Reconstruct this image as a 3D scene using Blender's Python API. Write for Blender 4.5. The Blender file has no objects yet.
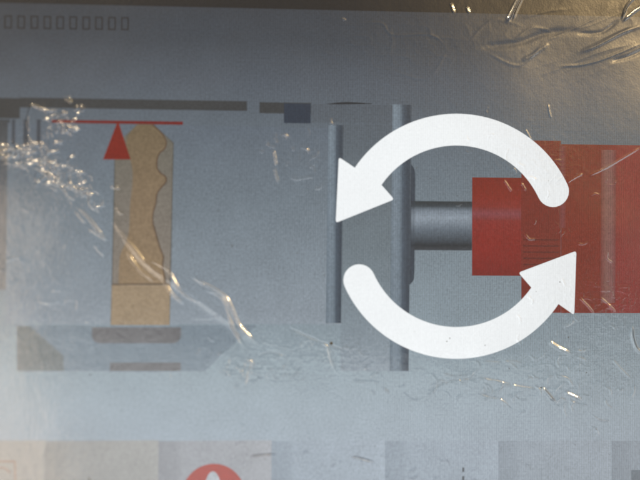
import bpy, math, random
import numpy as np
from mathutils import Vector, Matrix

# ---------------------------------------------------------------- camera, world, lamps, exposure
S = bpy.context.scene
PX = 0.0002                      # one photograph pixel is about 0.2 mm on the screen
D = 0.20
YAW, PITCH, ROLL = math.radians(3.9), math.radians(1.3), math.radians(0.3)
cam_d = bpy.data.cameras.new('camera'); cam = bpy.data.objects.new('camera', cam_d)
S.collection.objects.link(cam); S.camera = cam
cam_d.sensor_width = 36; cam_d.lens = 36*D/(640*PX); cam_d.clip_start = 0.005; cam_d.clip_end = 20
cpos = Vector((-math.sin(YAW)*math.cos(PITCH), -math.cos(YAW)*math.cos(PITCH), -math.sin(PITCH)))*D
q = (-cpos).to_track_quat('-Z', 'Y').to_matrix().to_4x4()
CM = Matrix.Translation(cpos) @ q @ Matrix.Rotation(ROLL, 4, 'Z')
cam.matrix_world = CM
cam_d.dof.use_dof = True; cam_d.dof.focus_distance = D*1.03; cam_d.dof.aperture_fstop = 4.0

W = bpy.data.worlds.new('World'); S.world = W; W.use_nodes = True
W.node_tree.nodes['Background'].inputs[0].default_value = (1.0, 0.92, 0.84, 1)
W.node_tree.nodes['Background'].inputs[1].default_value = 0.12

def lamp(name, loc, size, size_y, color, radiance, target=(0, 0, 0)):
    l = bpy.data.lights.new(name, 'AREA'); l.shape = 'RECTANGLE'; l.size = size; l.size_y = size_y
    l.color = color; l.energy = radiance*math.pi*size*size_y
    o = bpy.data.objects.new(name, l); S.collection.objects.link(o)
    o.location = loc
    o.rotation_euler = (Vector(target)-Vector(loc)).to_track_quat('-Z', 'Y').to_euler()
    return o
# daylight panels and small warm lamps, added behind the camera for veil and glints
lamp('daylight_low', (0.12, -0.54, -0.30), 1.0, 0.50, (0.92, 0.97, 1.0), 2.0, (0, 0, 0))
lamp('daylight_warm_low', (-0.33, -0.52, -0.14), 0.34, 0.42, (1.0, 0.78, 0.56), 3.8)
lamp('veil_lamp_right', (0.46, -0.52, -0.08), 0.24, 0.5, (1.0, 0.96, 0.90), 2.4)  # added panel, lifts the reflected veil on the right side
lamp('glint_lamp_upper_right', (0.43, -0.58, 0.30), 0.08, 0.06, (1.0, 0.70, 0.34), 720)  # this lamp and the next two are added so the film creases glint
lamp('glint_lamp_top', (0.06, -0.50, 0.56), 0.14, 0.05, (1.0, 0.74, 0.42), 170)
lamp('glint_lamp_upper_left', (-0.27, -0.54, 0.40), 0.09, 0.05, (1.0, 0.78, 0.50), 330)

vs = S.view_settings; vs.view_transform = 'Standard'; vs.look = 'None'; vs.exposure = 0; vs.gamma = 1
vs.use_curve_mapping = False
S.render.engine = 'CYCLES'
S.cycles.transparent_max_bounces = 12; S.cycles.max_bounces = 6

# ---------------------------------------------------------------- helpers
C = S.collection
def P(u, v):
    """photograph pixel -> point on the screen plane (x, z)"""
    d = Vector(((u-320)/640*36, -(v-240)/640*36, -cam_d.lens))
    w = CM.to_3x3() @ d
    t = -cpos.y/w.y
    p = cpos + w*t
    return (p.x, p.z)

def lin(c):
    return tuple(((x/255)/12.92 if x <= 10 else ((x/255+0.055)/1.055)**2.4) for x in c)

def tag(o, label=None, cat=None, group=None, kind=None):
    if label: o['label'] = label
    if cat: o['category'] = cat
    if group: o['group'] = group
    if kind: o['kind'] = kind
    return o

def screen_mat(name, stops, axis=0, grain=1.0):
    """stops: one sRGB colour, or [(pos, colour), ...] along the generated axis: light of the display"""
    m = bpy.data.materials.new(name); m.use_nodes = True
    m.cycles.emission_sampling = 'NONE'
    nt = m.node_tree; nt.nodes.clear(); N = nt.nodes.new; L = nt.links.new
    out = N('ShaderNodeOutputMaterial'); em = N('ShaderNodeEmission')
    tc = N('ShaderNodeTexCoord')
    if isinstance(stops, tuple):
        rgb = N('ShaderNodeRGB'); rgb.outputs[0].default_value = (*lin(stops), 1); col = rgb.outputs[0]
    else:
        sp = N('ShaderNodeSeparateXYZ'); L(tc.outputs['Generated'], sp.inputs[0])
        cr = N('ShaderNodeValToRGB'); L(sp.outputs[axis], cr.inputs[0])
        els = cr.color_ramp.elements
        while len(els) < len(stops): els.new(0.5)
        for e, (p, c) in zip(els, stops): e.position = p; e.color = (*lin(c), 1)
        col = cr.outputs[0]
    # pixel grid of the display: vertical subpixel columns and horizontal rows, plus fine sparkle
    def wave(dirn, pitch):
        w = N('ShaderNodeTexWave'); w.wave_type = 'BANDS'; w.bands_direction = dirn
        w.inputs['Scale'].default_value = 2*math.pi/(20*pitch) ; w.inputs['Distortion'].default_value = 0
        L(tc.outputs['Object'], w.inputs['Vector']); return w.outputs['Fac']
    a = wave('X', 2.3*PX); b = wave('Z', 2.3*PX)
    nz = N('ShaderNodeTexNoise'); nz.inputs['Scale'].default_value = 1/(2.2*PX); nz.inputs['Detail'].default_value = 2
    L(tc.outputs['Object'], nz.inputs['Vector'])
    ns = N('ShaderNodeTexNoise'); ns.inputs['Scale'].default_value = 1/(30*PX); ns.inputs['Detail'].default_value = 3
    L(tc.outputs['Object'], ns.inputs['Vector'])
    def mad(x, mul, add):
        n = N('ShaderNodeMath'); n.operation = 'MULTIPLY_ADD'; n.inputs[1].default_value = mul
        L(x, n.inputs[0])
        if isinstance(add, float): n.inputs[2].default_value = add
        else: L(add, n.inputs[2])
        return n.outputs[0]
    f = mad(a, 0.20, mad(b, 0.06, mad(nz.outputs['Fac'], 0.75, mad(ns.outputs['Fac'], 0.24, 0.375))))
    f2 = mad(f, grain, 1.0-grain)
    L(col, em.inputs[0]); L(f2, em.inputs[1]); L(em.outputs[0], out.inputs[0])
    return m
_mats = {}
def M(name, stops, axis=0, grain=1.0):
    if name not in _mats: _mats[name] = screen_mat(name, stops, axis, grain)
    return _mats[name]

STEP = 0.000025
def flat(name, loops, mat, level, parent, label=None):
    """flat shape of the display picture: loops of (x, z); level sets how far it sits in front"""
    y = -STEP*level
    me = bpy.data.meshes.new(name); vs_, fs = [], []
    for lp in loops:
        n = len(vs_); vs_ += [(x, y, z) for x, z in lp]
        a = sum(lp[i][0]*lp[(i+1) % len(lp)][1]-lp[(i+1) % len(lp)][0]*lp[i][1] for i in range(len(lp)))
        idx = list(range(n, n+len(lp)))
        fs.append(idx if a > 0 else idx[::-1])
    me.from_pydata(vs_, [], fs); me.materials.append(mat)
    o = bpy.data.objects.new(name, me); C.objects.link(o); o.parent = parent
    if label: o['label'] = label
    return o
def R(u0, v0, u1, v1):
    x0, z0 = P(u0, v0); x1, z1 = P(u1, v1)
    return [(x0, z1), (x1, z1), (x1, z0), (x0, z0)]
def Q(*pts): return [P(*p) for p in pts]
def strip(pts, w):
    """polyline of (x,z) given width -> polygon quads"""
    out = []
    for (a, b) in zip(pts[:-1], pts[1:]):
        dx, dz = b[0]-a[0], b[1]-a[1]; l = math.hypot(dx, dz) or 1
        nx, nz = -dz/l*w/2, dx/l*w/2
        out.append([(a[0]-nx, a[1]-nz), (b[0]-nx, b[1]-nz), (b[0]+nx, b[1]+nz), (a[0]+nx, a[1]+nz)])
    return out
def smooth(pts, n=6):
    out = []
    for i in range(len(pts)-1):
        p0 = pts[max(i-1, 0)]; p1 = pts[i]; p2 = pts[i+1]; p3 = pts[min(i+2, len(pts)-1)]
        for k in range(n):
            t = k/n
            out.append(tuple(0.5*((2*b)+(-a+c)*t+(2*a-5*b+4*c-d)*t*t+(-a+3*b-3*c+d)*t**3)
                             for a, b, c, d in zip(p0, p1, p2, p3)))
    return out+[tuple(pts[-1])]

# ---------------------------------------------------------------- display screen
scr = bpy.data.objects.new('display_screen', None); C.objects.link(scr)
tag(scr, 'lit display showing a key in a clamp, a red motor and two white curved arrows', 'screen')

BG = (80, 89, 101)
XL, XR, ZB, ZT = -0.085, 0.095, -0.068, 0.062
PANEL = [(0, (153, 164, 176)), (0.17, (152, 164, 176)), (0.326, (141, 156, 165)), (0.585, (109, 122, 132)), (0.765, (81, 90, 101)), (0.83, (62, 70, 80)), (0.92, (50, 57, 67))]  # viewing-angle brightness painted into the stops: dark top, bright bottom
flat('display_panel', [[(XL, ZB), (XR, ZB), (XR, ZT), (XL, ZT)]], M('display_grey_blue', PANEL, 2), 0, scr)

# bezel and housing behind the panel (outside the frame of the photograph)
hm = bpy.data.materials.new('black_housing'); hm.use_nodes = True
b = hm.node_tree.nodes['Principled BSDF']; b.inputs['Base Color'].default_value = (0.012, 0.012, 0.013, 1)
b.inputs['Roughness'].default_value = 0.45
nn = hm.node_tree.nodes.new('ShaderNodeTexNoise'); nn.inputs['Scale'].default_value = 900
bb = hm.node_tree.nodes.new('ShaderNodeBump'); bb.inputs['Strength'].default_value = 0.2; bb.inputs['Distance'].default_value = 0.0002
hm.node_tree.links.new(nn.outputs['Fac'], bb.inputs['Height']); hm.node_tree.links.new(bb.outputs[0], b.inputs['Normal'])
def frame_mesh():
    w = 0.012; v, f = [], []
    def ring(x, y): return [(XL-x, y, ZB-x), (XR+x, y, ZB-x), (XR+x, y, ZT+x), (XL-x, y, ZT+x)]
    rings = [ring(0, 0.0004), ring(0, -0.0008), ring(0.0006, -0.0014), ring(w-0.001, -0.0014), ring(w, -0.0004), ring(w, 0.014), ring(w-0.004, 0.018)]
    for r in rings: v += r
    for k in range(len(rings)-1):
        for i in range(4):
            j = (i+1) % 4
            f.append((4*k+i, 4*k+j, 4*k+4+j, 4*k+4+i)[::-1])
    n = 4*(len(rings)-1); f.append((n, n+1, n+2, n+3)[::-1])
    return v, f
me = bpy.data.meshes.new('bezel'); v_, f_ = frame_mesh(); me.from_pydata(v_, [], f_); me.materials.append(hm)
bz = bpy.data.objects.new('bezel', me); C.objects.link(bz); bz.parent = scr

# title bar and its row of empty character boxes
x0, z0 = P(200, 7.2)
flat('title_bar', [[(XL, z0), (XR, z0), (XR, ZT), (XL, ZT)]], M('title_dark', (27, 30, 36)), 1, scr, 'dark strip along the top of the display')
loops = []
xs = [4.3, 17.4, 30.6, 43.6, 56.4, 69.4, 82.4, 95.2, 108.2, 121.2]
for i, u in enumerate(xs):
    t = 15.3+i*0.19; bt = 28.6+i*0.19; w = 7.6; s = 1.35
    xa, za = P(u, t); xb, zb = P(u+w, bt); e = s*PX
    loops += [[(xa, za-e), (xb, za-e), (xb, za), (xa, za)], [(xa, zb), (xb, zb), (xb, zb+e), (xa, zb+e)],
              [(xa, zb+e), (xa+e, zb+e), (xa+e, za-e), (xa, za-e)], [(xb-e, zb+e), (xb, zb+e), (xb, za-e), (xb-e, za-e)]]
flat('character_boxes', loops, M('text_dark', (30, 33, 40)), 1, scr, 'row of ten small empty dark character boxes')

# clamp drawing -------------------------------------------------------------
cl = flat('clamp_drawing', [R(8, 123, 341, 324.2)], M('clamp_plate', [(0, (139, 150, 160)), (0.3, (126, 138, 148)), (0.62, (111, 123, 133)), (1, (93, 104, 116))], 2), 2, scr, 'grey blue clamp plate drawn behind the key')  # plate colours carry the panel's viewing-angle falloff, brighter downwards
GB = M('rail_grey', (56, 60, 64))
flat('top_rail', [R(20, 97.6, 247, 111)], GB, 3, cl, 'long dark grey rail over the clamp plate')
flat('top_rail', [R(259.5, 102.2, 311, 114)], GB, 3, cl, 'short dark grey rail right of the gap')
flat('rail_block', [R(284, 103.4, 310.6, 123.5)], M('rail_block', (42, 54, 70)), 4, cl, 'small dark blue block under the short rail')
flat('rail_end', [R(-60, 97, 19.8, 118.5)], M('rail_end', [(0.0, (44, 50, 54)), (1.0, (56, 60, 64))]), 1, cl)
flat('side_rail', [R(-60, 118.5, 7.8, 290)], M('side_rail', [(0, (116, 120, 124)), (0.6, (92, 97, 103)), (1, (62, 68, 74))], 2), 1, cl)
flat('top_plate', [R(311.5, 104, 402, 124), R(341.6, 124, 393, 371)], M('mid_plate', [(0, (136, 148, 158)), (0.2, (124, 137, 146)), (0.48, (107, 119, 127)), (1, (82, 91, 101))], 2), 1, cl)  # ramp repeats the painted viewing-angle brightening towards the bottom
flat('arc_line', [[(a[0], a[1]) for a in smooth(Q((326, 104), (340, 102.4), (352, 102.2), (372, 103.6)))+smooth(Q((372, 104), (352, 104.3), (340, 104.4), (326, 104.2)))]], M('line_dark', (34, 40, 48)), 3, cl)  # thin dark arched line of the drawing
PM = M('post_grey', [(0, (84, 92, 102)), (0.5, (52, 60, 70)), (1, (84, 92, 102))])
for (a, b_) in ((11.6, 15.4), (23, 28.6), (36.4, 41)):
    flat('guide_post', [R(a, 119.5, b_, 144.5)], PM, 3, cl)
CY = [(0, (98, 112, 124)), (0.2, (118, 132, 144)), (0.46, (108, 122, 134)), (0.6, (72, 84, 97)), (0.85, (56, 66, 78)), (1, (72, 82, 92))]
flat('clamp_rod', [Q((328.5, 125), (343.5, 125.2), (341, 323), (325.8, 323))], M('rod_shade', CY), 5, cl, 'narrow shaded rod at the right edge of the clamp plate')
flat('clamp_rod', [Q((392.5, 104.5), (411.5, 105), (408.5, 371), (389.5, 371))], M('rod_shade', CY), 5, cl, 'taller shaded rod beside the red motor shaft')
a = smooth(Q((411, 164), (414.5, 170), (415.2, 178)), 4)+smooth(Q((414.4, 272), (413.5, 280), (409.4, 285)), 4)
flat('rod_flange', [a], M('flange', (54, 64, 76)), 4, cl)
# tray under the clamp
flat('tray_side', [Q((17, 326), (30, 326), (64, 356), (64, 371), (17, 371))], M('tray_side', (110, 117, 119)), 3, cl, 'darker triangular left side of the tray')
tr = flat('tray', [Q((17.5, 325.8), (257, 325), (221, 355), (205, 371), (64.5, 371), (64.5, 357))], M('tray_blue', (120, 134, 145)), 2, cl, 'blue grey tray under the clamp')
def round_rect(u0, v0, u1, v1, r, top=True):
    x0, z0 = P(u0, v0); x1, z1 = P(u1, v1); r *= PX; p = []
    for (cx, cz, s) in ((x0+r, z1+r, 180), (x1-r, z1+r, 270), (x1-r, z0-r, 0), (x0+r, z0-r, 90)):
        if not top and s in (0, 90):
            p.append((x1, z0) if s == 0 else (x0, z0)); continue
        for k in range(7):
            t = math.radians(s+k*15); p.append((cx+r*math.cos(t), cz+r*math.sin(t)))
    return p
flat('tray_slot', [round_rect(92, 327.2, 181, 343.2, 8, False)], M('slot_grey', (106, 106, 109)), 6, cl, 'dark slot with rounded lower corners under the key')
flat('tray_foot', [R(110, 362.5, 181, 371)], M('slot_grey', (106, 106, 109)), 6, cl)
# lower area of the picture below the tray
lo = R(-80, 371.6, 760, 560)
flat('lower_panel', [[(XL, lo[0][1]-0.02), (XR, lo[0][1]-0.02), (XR, P(200, 371.6)[1]), (XL, P(200, 371.6)[1])]],
     M('lower_panel', (100, 107, 116)), 1, scr, 'pale strip of the display below the drawing') if False else None

# key drawing ---------------------------------------------------------------
blank = Q((111, 325), (115, 160), (115.4, 148), (125, 136), (137.5, 124), (152.5, 124), (173.6, 143), (172, 220), (169.5, 325))
key = flat('key_drawing', [blank], M('key_tan', [(0, (138, 130, 121)), (0.5, (122, 116, 108)), (1, (100, 98, 90))], 2), 6, scr, 'tan key blank with a wavy cut edge, tip up')  # tan ramp has the display's viewing-angle falloff painted in
rt = smooth(Q((152.3, 125), (160, 131.5), (165, 138), (166.4, 144), (164.5, 149), (159.5, 153.5), (157.3, 160), (157.3, 168),
              (160.5, 173), (165.8, 177), (166, 182), (161, 188), (157, 194), (156, 203), (153.2, 213), (153, 222), (155.6, 232),
              (158, 241), (160.5, 249), (163.6, 257), (162.6, 266), (164.6, 276), (165, 284)), 5)
lf = smooth(Q((118.4, 284), (119.4, 262), (121.5, 252), (127, 240), (129.3, 228), (130.3, 205), (132.4, 186), (132.8, 172), (130.6, 160),
              (127.5, 150), (126.5, 142), (129, 134.5), (137.8, 125)), 5)
flat('cut_profile', [rt+lf], M('key_brown', [(0, (144, 124, 99)), (0.5, (128, 110, 88)), (1, (110, 96, 75))], 2), 8, key, 'browner inner area with the wavy cut edge')  # brown darkens upwards with the same painted viewing-angle falloff
flat('cut_edge_line', strip(rt, 1.2*PX), M('key_edge', (86, 66, 52)), 9, key)
flat('key_base', [Q((112, 285), (170.2, 285), (169.5, 325), (111, 325))], M('key_base', (153, 135, 111)), 8, key, 'plain tan lower end of the key')
flat('shoulder_line', strip(Q((112, 284.3), (170.4, 284)), 1.1*PX), M('key_line', (80, 66, 56)), 10, key)
flat('outline', strip(Q((173.4, 143), (171.8, 220), (169.3, 325)), 1.0*PX)+strip(Q((115, 160), (113.2, 240), (111.1, 325)), 0.9*PX)
     + strip(Q((153, 124.3), (173.4, 143)), 0.8*PX), M('key_outline', (84, 84, 80)), 7, key)

# red stop line and pointer
RED = M('marker_red', (108, 22, 24))
ln = flat('stop_line', [Q((52, 120), (183, 121.8), (183, 125), (52, 122.8))], RED, 11, scr, 'thin red line touching the tip of the key')
flat('pointer_triangle', [Q((117.2, 123.2), (119, 123.2), (130.8, 159.6), (103.2, 159.6))], M('pointer_red', (118, 27, 21)), 12, scr, 'red triangle pointing up to the red line')

# red motor drawing -----------------------------------------------------------
mo = flat('motor_drawing', [R(560.8, 144.3, 765, 313.4)], M('motor_red', [(0, (117, 36, 26)), (0.2, (119, 36, 28)), (0.27, (132, 42, 42)), (1, (132, 42, 46))]), 6, scr, 'large dark red motor body at the right edge')
flat('motor_collar', [R(521.3, 140.4, 560.7, 312.8)], M('collar_red', (114, 36, 30)), 5, mo, 'darker red collar at the left of the motor body')
flat('motor_nose', [R(472, 177.4, 521.2, 275.8)], M('nose_red', [(0, (116, 26, 24)), (0.35, (128, 32, 28)), (0.52, (130, 38, 36)), (0.62, (130, 46, 46)), (0.8, (126, 34, 26)), (1, (118, 30, 22))], 2), 5, mo, 'narrow red nose that meets the shaft')
flat('nose_highlight', [R(472.4, 207.5, 520.8, 220.5)], M('nose_hl', [(0, (124, 44, 44)), (0.5, (128, 62, 70)), (1, (124, 46, 44))], 2), 7, mo)
flat('highlight_stripe', [Q((601, 150), (616, 150), (615, 303), (600, 303))], M('stripe_pale', [(0, (118, 48, 46)), (0.35, (129, 84, 80)), (0.7, (127, 80, 80)), (1, (118, 44, 48))]), 8, mo, 'pale vertical stripe down the motor body')
flat('highlight_stripe', [Q((559, 146), (566, 146), (565.4, 228), (558.4, 228))], M('stripe_dim', [(0, (112, 40, 34)), (0.5, (120, 58, 62)), (1, (116, 38, 32))]), 8, mo, 'faint short stripe at the joint of collar and body')
flat('collar_ridge', [R(523, 239+k*6.2, 558.5, 240.6+k*6.2) for k in range(6)], M('ridge_red', (88, 30, 28)), 7, mo)
sh = flat('shaft', [R(411, 201, 471.8, 250.5)], M('shaft_grey', [(0, (58, 64, 72)), (0.1, (34, 42, 50)), (0.18, (54, 64, 74)), (0.42, (94, 106, 118)), (0.66, (136, 148, 160)), (0.8, (116, 128, 140)), (0.9, (52, 62, 70)), (1, (40, 48, 54))], 2), 4, mo, 'grey shaded round shaft between rod and motor')

# two white curved arrows -----------------------------------------------------
cx0, cz0 = P(456, 236.3)
def arrow(tail_deg, head_deg, sgn, tip, wing_in, wing_out, label, name='rotation_arrow'):
    # ring part from the round tail to the head, radii measured on the photograph
    ro, ri = 122.3, 90.6; rm = (ro+ri)/2; rr = (ro-ri)/2
    def pt(r, deg):
        t = math.radians(deg); return P(456+r*math.cos(t), 236.3-r*math.sin(t))
    p = []
    n = 48
    for k in range(n+1): p.append(pt(ro, tail_deg+(head_deg[1]-tail_deg)*k/n))
    def rounded(a, b, c, r=2.0):
        out = []
        a, b, c = map(Vector, (a, b, c)); d1 = (a-b).normalized(); d2 = (c-b).normalized()
        e = min(3.2, 0.4*(a-b).length, 0.4*(c-b).length)*1.0
        s, t = b+d1*e, b+d2*e
        for k in range(6):
            q_ = k/5; out.append(tuple((s*(1-q_)+b*q_)*(1-q_)+(b*q_*0+b*(1-q_)+t*q_)*q_))
        return out
    no = (456+ro*math.cos(math.radians(head_deg[1])), 236.3-ro*math.sin(math.radians(head_deg[1])))
    ni = (456+ri*math.cos(math.radians(head_deg[0])), 236.3-ri*math.sin(math.radians(head_deg[0])))
    for (a, b, c) in ((no, wing_out, tip), (wing_out, tip, wing_in), (tip, wing_in, ni)):
        p += [P(*w) for w in rounded(a, b, c)]
    for k in range(n+1): p.append(pt(ri, head_deg[0]+(tail_deg-head_deg[0])*k/n))
    # round tail end
    for k in range(1, 14):
        t = k/14*math.pi
        rad = rm-rr*math.cos(t); off = rr*math.sin(t)
        tt = math.radians(tail_deg)
        ux, uz = math.cos(tt), math.sin(tt); tx, tz = math.sin(tt)*sgn, -math.cos(tt)*sgn
        u = 456+rad*ux+off*tx; v = 236.3-(rad*uz+off*tz)
        p.append(P(u, v))
    o = flat(name, [p], M('arrow_white', (247, 251, 253), grain=0.25), 16, scr, label)
    return o
arrow(25.0, (145.6, 146.0), 1, (335.5, 223.0), (394.0, 199.5), (338.6, 157.2), 'upper white curved arrow, its head pointing down left')
arrow(204.3, (325.6-0.0, 326.4), 1, (575.8, 250.8), (517.8, 272.6), (573.6, 315.0), 'lower white curved arrow, its head pointing up right')

# row of buttons along the bottom ---------------------------------------------
edges = [-68, 45, 158.2, 271.4, 385, 498.3, 611.3, 724]
warm = [(153, 150, 146), (152, 152, 150), (152, 155, 161), (149, 161, 173), (147, 159, 171), (147, 158, 169), (143, 154, 165), (143, 154, 165)]
for i in range(7):
    u0, u1 = edges[i], edges[i+1]
    base = warm[i]
    dk = tuple(c-16 for c in base)
    bt = flat('button', [R(u0, 441, u1-0.6, 560)],
              M('button_%d' % i, [(0, dk), (0.14, tuple(c-12 for c in base)), (0.2, tuple(c-4 for c in base)), (0.75, base), (1, tuple(c+4 for c in base))]), 3, scr)
    if i == 0:
        flat('icon_frame', strip(Q((-12, 461.3), (15.2, 461.3), (15.2, 500)), 1.2*PX)+strip(smooth(Q((-2, 468), (3, 467.6), (7, 469.5), (10, 473))), 1.1*PX),
             M('icon_brown', (150, 108, 78)), 5, bt, 'thin brown outline of an icon at the lower left')
    if i == 2:
        cx, cz = P(213.5, 495.2); r = 31*PX
        ic = flat('round_icon', [[(cx+r*math.cos(t*math.pi/24), cz+r*math.sin(t*math.pi/24)) for t in range(48)]], M('icon_red', (160, 48, 30)), 5, bt, 'red disc icon with a white peak at the bottom edge')
        flat('icon_peak', [smooth(Q((200, 500), (205, 483), (208.4, 474.5), (212.8, 471.2), (217.4, 474.5), (221, 483), (227, 500)), 6)], M('icon_white', (172, 178, 184)), 6, ic)
    if i == 4:
        flat('dash_line', [R(462, 467.5+k*8.5, 464.2, 471.8+k*8.5) for k in range(6)], M('dash_dark', (50, 56, 64)), 5, bt)
    if i == 6:
        flat('square_icon', [R(631, 470, 700, 520)], M('icon_slate', (91, 102, 113)), 5, bt, 'slate square icon at the lower right corner')

# ---------------------------------------------------------------- protective film over the screen
rng = np.random.RandomState(7)
FX0, FX1, FZ0, FZ1 = XL-0.004, XR+0.004, ZB-0.004, ZT+0.004
h = 0.00014
nx = int((FX1-FX0)/h)+1; nz_ = int((FZ1-FZ0)/h)+1
gx = np.linspace(FX0, FX1, nx); gz = np.linspace(FZ0, FZ1, nz_)
X, Z = np.meshgrid(gx, gz)
def vnoise(scale, seed, ax=1.0, az=1.0, ang=0.0):
    r = np.random.RandomState(seed); n = 256; g = r.rand(n, n)*2-1
    c, s = math.cos(ang), math.sin(ang)
    u = (X*c+Z*s)/scale/ax+50; w = (-X*s+Z*c)/scale/az+50
    iu = np.floor(u).astype(int); iw = np.floor(w).astype(int); fu = u-iu; fw = w-iw
    fu = fu*fu*fu*(fu*(fu*6-15)+10); fw = fw*fw*fw*(fw*(fw*6-15)+10)
    G = lambda a, b_: g[a % n, b_ % n]
    return (G(iu, iw)*(1-fu)*(1-fw)+G(iu+1, iw)*fu*(1-fw)+G(iu, iw+1)*(1-fu)*fw+G(iu+1, iw+1)*fu*fw)
H = np.full_like(X, 0.0008)
H += 0.00030*vnoise(0.030, 1)+0.00008*vnoise(0.012, 2)
H += 0.0000035*vnoise(0.0016, 3)+0.0000016*vnoise(0.0007, 4)
def patch(u, v, ru, rv, ang=0):
    x, z = P(u, v); c, s = math.cos(math.radians(ang)), math.sin(math.radians(ang))
    dx = ((X-x)*c+(Z-z)*s)/(ru*PX); dz = (-(X-x)*s+(Z-z)*c)/(rv*PX)
    return np.exp(-(dx*dx+dz*dz))
def ridged(scale, seed, **k): return 1-np.abs(vnoise(scale, seed, **k))*2
def crumple(mask, amp, scale, seed, **k):
    global H
    n = np.clip(ridged(scale, seed, **k), 0, 1)**2+0.45*np.clip(ridged(scale*0.5, seed+1, **k), 0, 1)**2
    H = H+mask*amp*n
crumple(patch(40, 160, 34, 16, -25), 0.00005, 0.0011, 11)
crumple(patch(60, 132, 15, 20, -50), 0.00005, 0.0010, 21)
crumple(patch(82, 190, 22, 12, -45), 0.00005, 0.0011, 31)
crumple(patch(20, 150, 22, 9, 12), 0.00005, 0.0011, 41, ax=2.5, ang=0.25)
crumple(patch(300, 160, 30, 22), 0.00004, 0.0012, 51)
crumple(patch(320, 358, 60, 20, -10), 0.00002, 0.0014, 61)
crumple(patch(255, 372, 30, 14, -10), 0.00005, 0.0012, 71)
crumple(patch(480, 385, 60, 14, -8), 0.00002, 0.0016, 81, ax=2.2, ang=-0.15)
crumple(patch(560, 385, 60, 40), 0.000014, 0.0016, 85)
crumple(patch(360, 458, 60, 18), 0.00002, 0.0014, 87)
crumple(patch(600, 35, 70, 26, 22), 0.00005, 0.0034, 91, ax=6.0, ang=0.42)
crumple(patch(530, 170, 60, 40), 0.00002, 0.0010, 95)
crumple(patch(600, 300, 50, 30), 0.00003, 0.0012, 97)
crumple(patch(400, 45, 120, 25, 4), 0.00002, 0.0020, 99, ax=2.0)
H = H+0.0000022*(vnoise(0.0009, 201)+0.6*vnoise(0.0005, 202))

def crease(pts, w, amp, taper=True):
    """raise a rounded fold along a traced line; w = half width, amp = height, both in photograph pixels"""
    global H
    pl = smooth([P(*p) for p in pts], 6)
    w = w*0.62*PX; amp = amp*0.78*PX
    xs_ = [p[0] for p in pl]; zs_ = [p[1] for p in pl]
    m = 5*w
    i0 = max(int((min(xs_)-m-FX0)/h), 0); i1 = min(int((max(xs_)+m-FX0)/h)+2, nx)
    j0 = max(int((min(zs_)-m-FZ0)/h), 0); j1 = min(int((max(zs_)+m-FZ0)/h)+2, nz_)
    if i0 >= i1 or j0 >= j1: return
    x = X[j0:j1, i0:i1]; z = Z[j0:j1, i0:i1]
    best = np.full(x.shape, 1e9); tt = np.zeros(x.shape); n = len(pl)-1
    for k in range(n):
        ax_, az_ = pl[k]; bx, bz_ = pl[k+1]; dx, dz = bx-ax_, bz_-az_; l2 = dx*dx+dz*dz+1e-18
        t = np.clip(((x-ax_)*dx+(z-az_)*dz)/l2, 0, 1)
        d2 = (x-ax_-t*dx)**2+(z-az_-t*dz)**2
        s = d2 < best; best = np.where(s, d2, best); tt = np.where(s, (k+t)/n, tt)
    env = np.clip(np.sin(np.pi*np.clip(tt, 0, 1))*1.6, 0.12, 1) if taper else 1.0
    H[j0:j1, i0:i1] += amp*env*np.exp(-best/(w*w))
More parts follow.
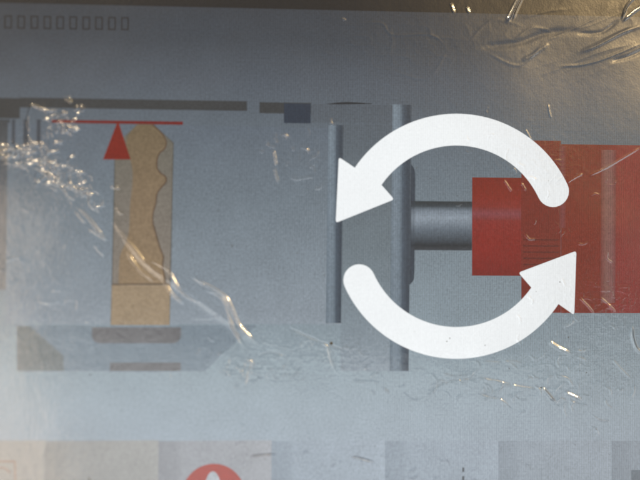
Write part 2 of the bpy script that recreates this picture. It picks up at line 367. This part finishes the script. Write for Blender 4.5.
CR = [
 ([(77, 211), (81, 217), (87, 223)], 1.2, .75), ([(80, 208), (88, 216), (96, 226), (105, 239)], 1.5, 1.1),
 ([(90, 229), (98, 234), (108, 240)], 1.3, .9),
 ([(114, 222), (124, 236), (133, 246), (141, 256), (147, 265)], 1.5, 1.0),
 ([(128, 252), (133, 260), (141, 270), (154, 281)], 1.5, 1.15),
 ([(148, 259), (160, 265), (170, 272), (178, 286), (188, 296), (200, 302)], 1.4, .85),
 ([(163, 275), (168, 287), (175, 296), (184, 303)], 1.4, 1.0),
 ([(610, 62), (628, 57), (648, 48)], 3.4, -.5), ([(575, 34), (600, 33), (618, 20)], 3.4, -.4), ([(192, 276), (201, 282), (214, 288), (226, 297), (232, 307), (240, 325), (250, 336), (257, 343)], 1.6, 1.15),
 ([(208, 291), (218, 294), (226, 303), (231, 322), (238, 336), (243, 345)], 1.6, 1.1),
 ([(506, 23), (510, 15), (515, 5), (523, -10)], 2.4, 1.25), ([(512, 20), (517, 8), (526, -10)], 1.6, .6),
 ([(622, 22), (630, 15), (640, 8), (656, 0)], 1.6, 1.0), ([(621, 20), (625, 8), (632, 0), (642, -8)], 1.5, .8),
 ([(578, 53), (592, 48), (606, 41), (624, 32), (645, 25)], 3.4, .62), ([(558, 67), (576, 66), (592, 63), (612, 56), (645, 42)], 2.0, .34),
 ([(520, 62), (534, 54), (548, 44)], 3.4, .45), ([(478, 48), (500, 46), (520, 43), (545, 34), (580, 31)], 5.5, -.65),
 ([(566, 183), (574, 178), (582, 174)], 1.1, .5), ([(588, 176), (605, 168), (622, 158), (639, 148)], 1.2, .8),
 ([(503, 180), (507, 186), (511, 192)], .9, .55), ([(520, 183), (523, 187), (525, 191)], .9, .5),
 ([(524, 130), (527, 135), (530, 141)], .9, .5), ([(547, 105), (548, 112), (550, 119)], .9, .5),
 ([(631, 326), (631, 336), (635, 348), (642, 353)], 2.0, 1.0), ([(548, 341), (557, 347), (569, 353)], 2.2, 1.1),
 ([(611, 359), (619, 368), (629, 378)], 1.0, .5), ([(541, 387), (546, 393), (553, 401)], 2.0, 1.3), ([(564, 392), (571, 395), (580, 399)], 2.0, .9),
 ([(579, 298), (586, 305), (593, 313)], 1.0, .6), ([(599, 297), (607, 304), (615, 312)], 1.0, .5),
 ([(273.5, 150), (275, 158), (276.5, 167)], 1.2, .75), ([(274.5, 168), (276, 175), (279, 184)], 1.2, .55), ([(286, 134), (287, 141)], 1.1, .6),
 ([(288, 176), (297, 180), (306, 178), (315, 178)], 1.1, .35), ([(306, 128), (309, 134), (306, 140)], 1.1, .35),
 ([(290, 328), (305, 335), (325, 343), (348, 351)], .8, -.8), ([(258, 356), (268, 352), (278, 353), (288, 357)], .8, -.7),
 ([(318, 339), (327, 347), (330, 358), (335, 372)], 1.3, .6),
 ([(476, 376), (495, 379), (515, 384), (542, 388)], .8, -.8), ([(118, 222), (146, 262), (200, 300), (256, 342)], 5.5, .75), ([(476, 392), (490, 396), (502, 399), (512, 408)], .8, -.75),
 ([(430, 388), (452, 380), (478, 377)], .8, -.7), ([(350, 455), (358, 457), (366, 459), (376, 462)], 1.1, -1.1),
 ([(250, 455.5), (262, 454), (276, 453)], .9, -1.1), ([(440, 372), (452, 376), (470, 374)], 1.1, .5),
 ([(247, 385), (249, 372), (253, 362)], 1.6, .8), ([(28, 122), (30, 112), (34, 106), (48, 111), (60, 111)], 1.3, .9),
 ([(28, 116), (29, 124), (31, 132)], 1.3, .7), ([(2, 155), (10, 158), (14, 152), (30, 146), (44, 148)], 1.6, .9),
 ([(12, 164), (30, 165), (44, 162), (60, 168)], 1.3, .6), ([(38, 168), (55, 178), (72, 188), (88, 190)], 1.4, .8),
 ([(50, 182), (62, 186), (70, 196)], 1.4, .8), ([(0, 270), (5, 270)], 1.0, .5), ([(8, 260), (16, 258), (23, 258)], 1.2, .5), ([(40, 301), (50, 303), (62, 301)], 1.5, .45),
 ([(95, 245), (100, 251), (106, 257)], 1.2, .3), ([(130, -4), (132, 4)], 1.2, .4), ([(195, 318), (210, 318), (224, 314)], 1.0, .3),
 ([(65, 98), (72, 103)], .9, .5), ([(120, 80), (140, 83)], .8, .1), ([(22, 208), (32, 213)], 1.1, .4), ([(350, 26), (380, 24), (392, 36), (430, 36), (447, 50)], 1.6, .16),
 ([(450, 4), (453, 14)], 1.4, .8), ([(466, 8), (468, 14)], 1.4, .8), ([(342, 20), (345, 21)], 1.2, .6),
]
for c_ in CR: crease(*c_)
# thin random folds where the film is crumpled
rf = random.Random(12)
def folds(n, u, v, su, sv, ang, w0, w1, a0, a1, spread=1.1, l0=4, l1=13):
    ca, sa = math.cos(math.radians(ang)), math.sin(math.radians(ang))
    for _ in range(n):
        p, q = rf.gauss(0, su), rf.gauss(0, sv)
        x, y = u+p*ca-q*sa, v+p*sa+q*ca
        d = math.radians(ang)+rf.gauss(0, spread); l = rf.uniform(l0, l1); bend = rf.uniform(-.35, .35)*l
        pts = [(x-math.cos(d)*l/2, y-math.sin(d)*l/2), (x-math.sin(d)*bend, y+math.cos(d)*bend), (x+math.cos(d)*l/2, y+math.sin(d)*l/2)]
        crease(pts, rf.uniform(w0, w1), rf.uniform(a0, a1))
folds(52, 42, 160, 22, 9, 22, 0.8, 1.3, .3, .8, .9, 6, 19)
folds(30, 62, 128, 8, 13, 30, 0.9, 1.4, .35, .9)
folds(24, 84, 190, 13, 6, 42, 0.8, 1.3, .35, .85, .8, 6, 17)
folds(14, 18, 152, 12, 5, -10, 0.9, 1.5, .4, .9, .5, 6, 18)
folds(16, 300, 155, 22, 16, 20, 0.8, 1.2, .2, .6)
folds(40, 320, 360, 55, 12, 8, 0.8, 1.2, .2, .6, .7)
folds(22, 255, 370, 20, 9, 10, 0.9, 1.3, .3, .8, .8)
folds(45, 490, 385, 60, 12, 5, 0.8, 1.2, .2, .65, .6, 5, 20)
folds(26, 560, 360, 50, 30, 40, 0.8, 1.2, .15, .5)
folds(26, 550, 190, 50, 35, 50, 0.7, 1.1, .15, .45)
folds(30, 370, 460, 70, 12, 10, 0.8, 1.2, .2, .5)
folds(7, 545, 40, 60, 18, -14, 1.6, 2.6, .08, .18, .12, 30, 70)
folds(16, 60, 270, 45, 45, 0, 0.8, 1.2, .08, .25)

verts = np.stack([X.ravel(), -H.ravel(), Z.ravel()], 1).astype(np.float32)
idx = np.arange(nx*nz_).reshape(nz_, nx)
fa = np.stack([idx[:-1, :-1], idx[:-1, 1:], idx[1:, 1:], idx[1:, :-1]], -1).reshape(-1, 4)
me = bpy.data.meshes.new('protective_film')
me.vertices.add(len(verts)); me.vertices.foreach_set('co', verts.ravel())
me.loops.add(fa.size); me.loops.foreach_set('vertex_index', fa.ravel().astype(np.int32))
me.polygons.add(len(fa)); me.polygons.foreach_set('loop_start', np.arange(0, fa.size, 4, dtype=np.int32))
me.polygons.foreach_set('loop_total', np.full(len(fa), 4, dtype=np.int32))
me.polygons.foreach_set('use_smooth', np.ones(len(fa), dtype=bool))
me.update(); me.validate()
film = bpy.data.objects.new('protective_film', me); C.objects.link(film)
tag(film, 'clear crumpled plastic film with shiny creases covering the whole screen', 'plastic film')
fm = bpy.data.materials.new('clear_film'); fm.use_nodes = True; me.materials.append(fm)
nt = fm.node_tree; nt.nodes.clear(); N = nt.nodes.new; L = nt.links.new
out = N('ShaderNodeOutputMaterial'); mix = N('ShaderNodeMixShader'); tb = N('ShaderNodeBsdfTransparent')
g1 = N('ShaderNodeBsdfGlossy'); g1.inputs['Roughness'].default_value = 0.30
g2 = N('ShaderNodeBsdfGlossy'); g2.inputs['Roughness'].default_value = 0.09
gm = N('ShaderNodeMixShader'); gm.inputs[0].default_value = 0.6
L(g1.outputs[0], gm.inputs[1]); L(g2.outputs[0], gm.inputs[2])
tc = N('ShaderNodeTexCoord'); nz = N('ShaderNodeTexNoise'); nz.inputs['Scale'].default_value = 2600; nz.inputs['Detail'].default_value = 3
L(tc.outputs['Object'], nz.inputs['Vector'])
bp = N('ShaderNodeBump'); bp.inputs['Strength'].default_value = 0.25; bp.inputs['Distance'].default_value = 0.00004
L(nz.outputs['Fac'], bp.inputs['Height']); L(bp.outputs[0], g1.inputs['Normal']); L(bp.outputs[0], g2.inputs['Normal'])
fr = N('ShaderNodeFresnel'); fr.inputs['IOR'].default_value = 1.5
ml = N('ShaderNodeMath'); ml.operation = 'MULTIPLY'; ml.inputs[1].default_value = 2.0; L(fr.outputs[0], ml.inputs[0])
lw = N('ShaderNodeLayerWeight'); lw.inputs['Blend'].default_value = 0.5
cr = N('ShaderNodeValToRGB'); cr.color_ramp.elements[0].position = 0.02; cr.color_ramp.elements[0].color = (1, 1, 1, 1)
cr.color_ramp.elements[1].position = 0.16; cr.color_ramp.elements[1].color = (0.42, 0.42, 0.42, 1)
L(lw.outputs['Facing'], cr.inputs[0]); L(cr.outputs[0], tb.inputs['Color'])
L(ml.outputs[0], mix.inputs[0]); L(tb.outputs[0], mix.inputs[1]); L(gm.outputs[0], mix.inputs[2]); L(mix.outputs[0], out.inputs[0])

# dust lying on the film
dm = bpy.data.materials.new('dark_dust'); dm.use_nodes = True
dm.node_tree.nodes['Principled BSDF'].inputs['Base Color'].default_value = (0.02, 0.02, 0.018, 1)
dm.node_tree.nodes['Principled BSDF'].inputs['Roughness'].default_value = 0.9
random.seed(3)
spots = [(232, 246, 1.0), (115, 205, 1.0), (123, 213, .8), (158, 238, .9), (297, 253, .8), (133, 306, .9), (331, 343, 2.0), (567, 337, .9), (559, 282, .8),
         (446, 341, .8), (449, 338, .8), (484, 345, .7), (126, 221, .8), (91, 374, .9), (540, 387, 1.1), (416, 168, .7), (508, 368, .7), (585, 372, .7), (90, 478, 1.2)]
spots += [(random.uniform(0, 640), random.uniform(120, 480), random.uniform(.3, .6)) for _ in range(90)]
v_, f_ = [], []
for (u, v, r) in spots:
    x, z = P(u, v); r *= PX*0.8
    j = min(max(int((z-FZ0)/h), 0), nz_-1); i = min(max(int((x-FX0)/h), 0), nx-1); y = -H[j, i]-r*0.4
    n = len(v_); ring = []
    for k in range(7):
        t = k/7*2*math.pi; rr = r*random.uniform(.7, 1.25); ring.append((x+rr*math.cos(t), y, z+rr*math.sin(t)))
    v_ += ring+[(x, y-r*0.6, z), (x, y+r*0.6, z)]
    for k in range(7): f_ += [(n+k, n+(k+1) % 7, n+7), (n+(k+1) % 7, n+k, n+8)]
me = bpy.data.meshes.new('dust'); me.from_pydata(v_, [], f_); me.materials.append(dm)
du = bpy.data.objects.new('dust', me); C.objects.link(du)
tag(du, 'tiny dark dust specks scattered on the plastic film', 'dust', kind='stuff')
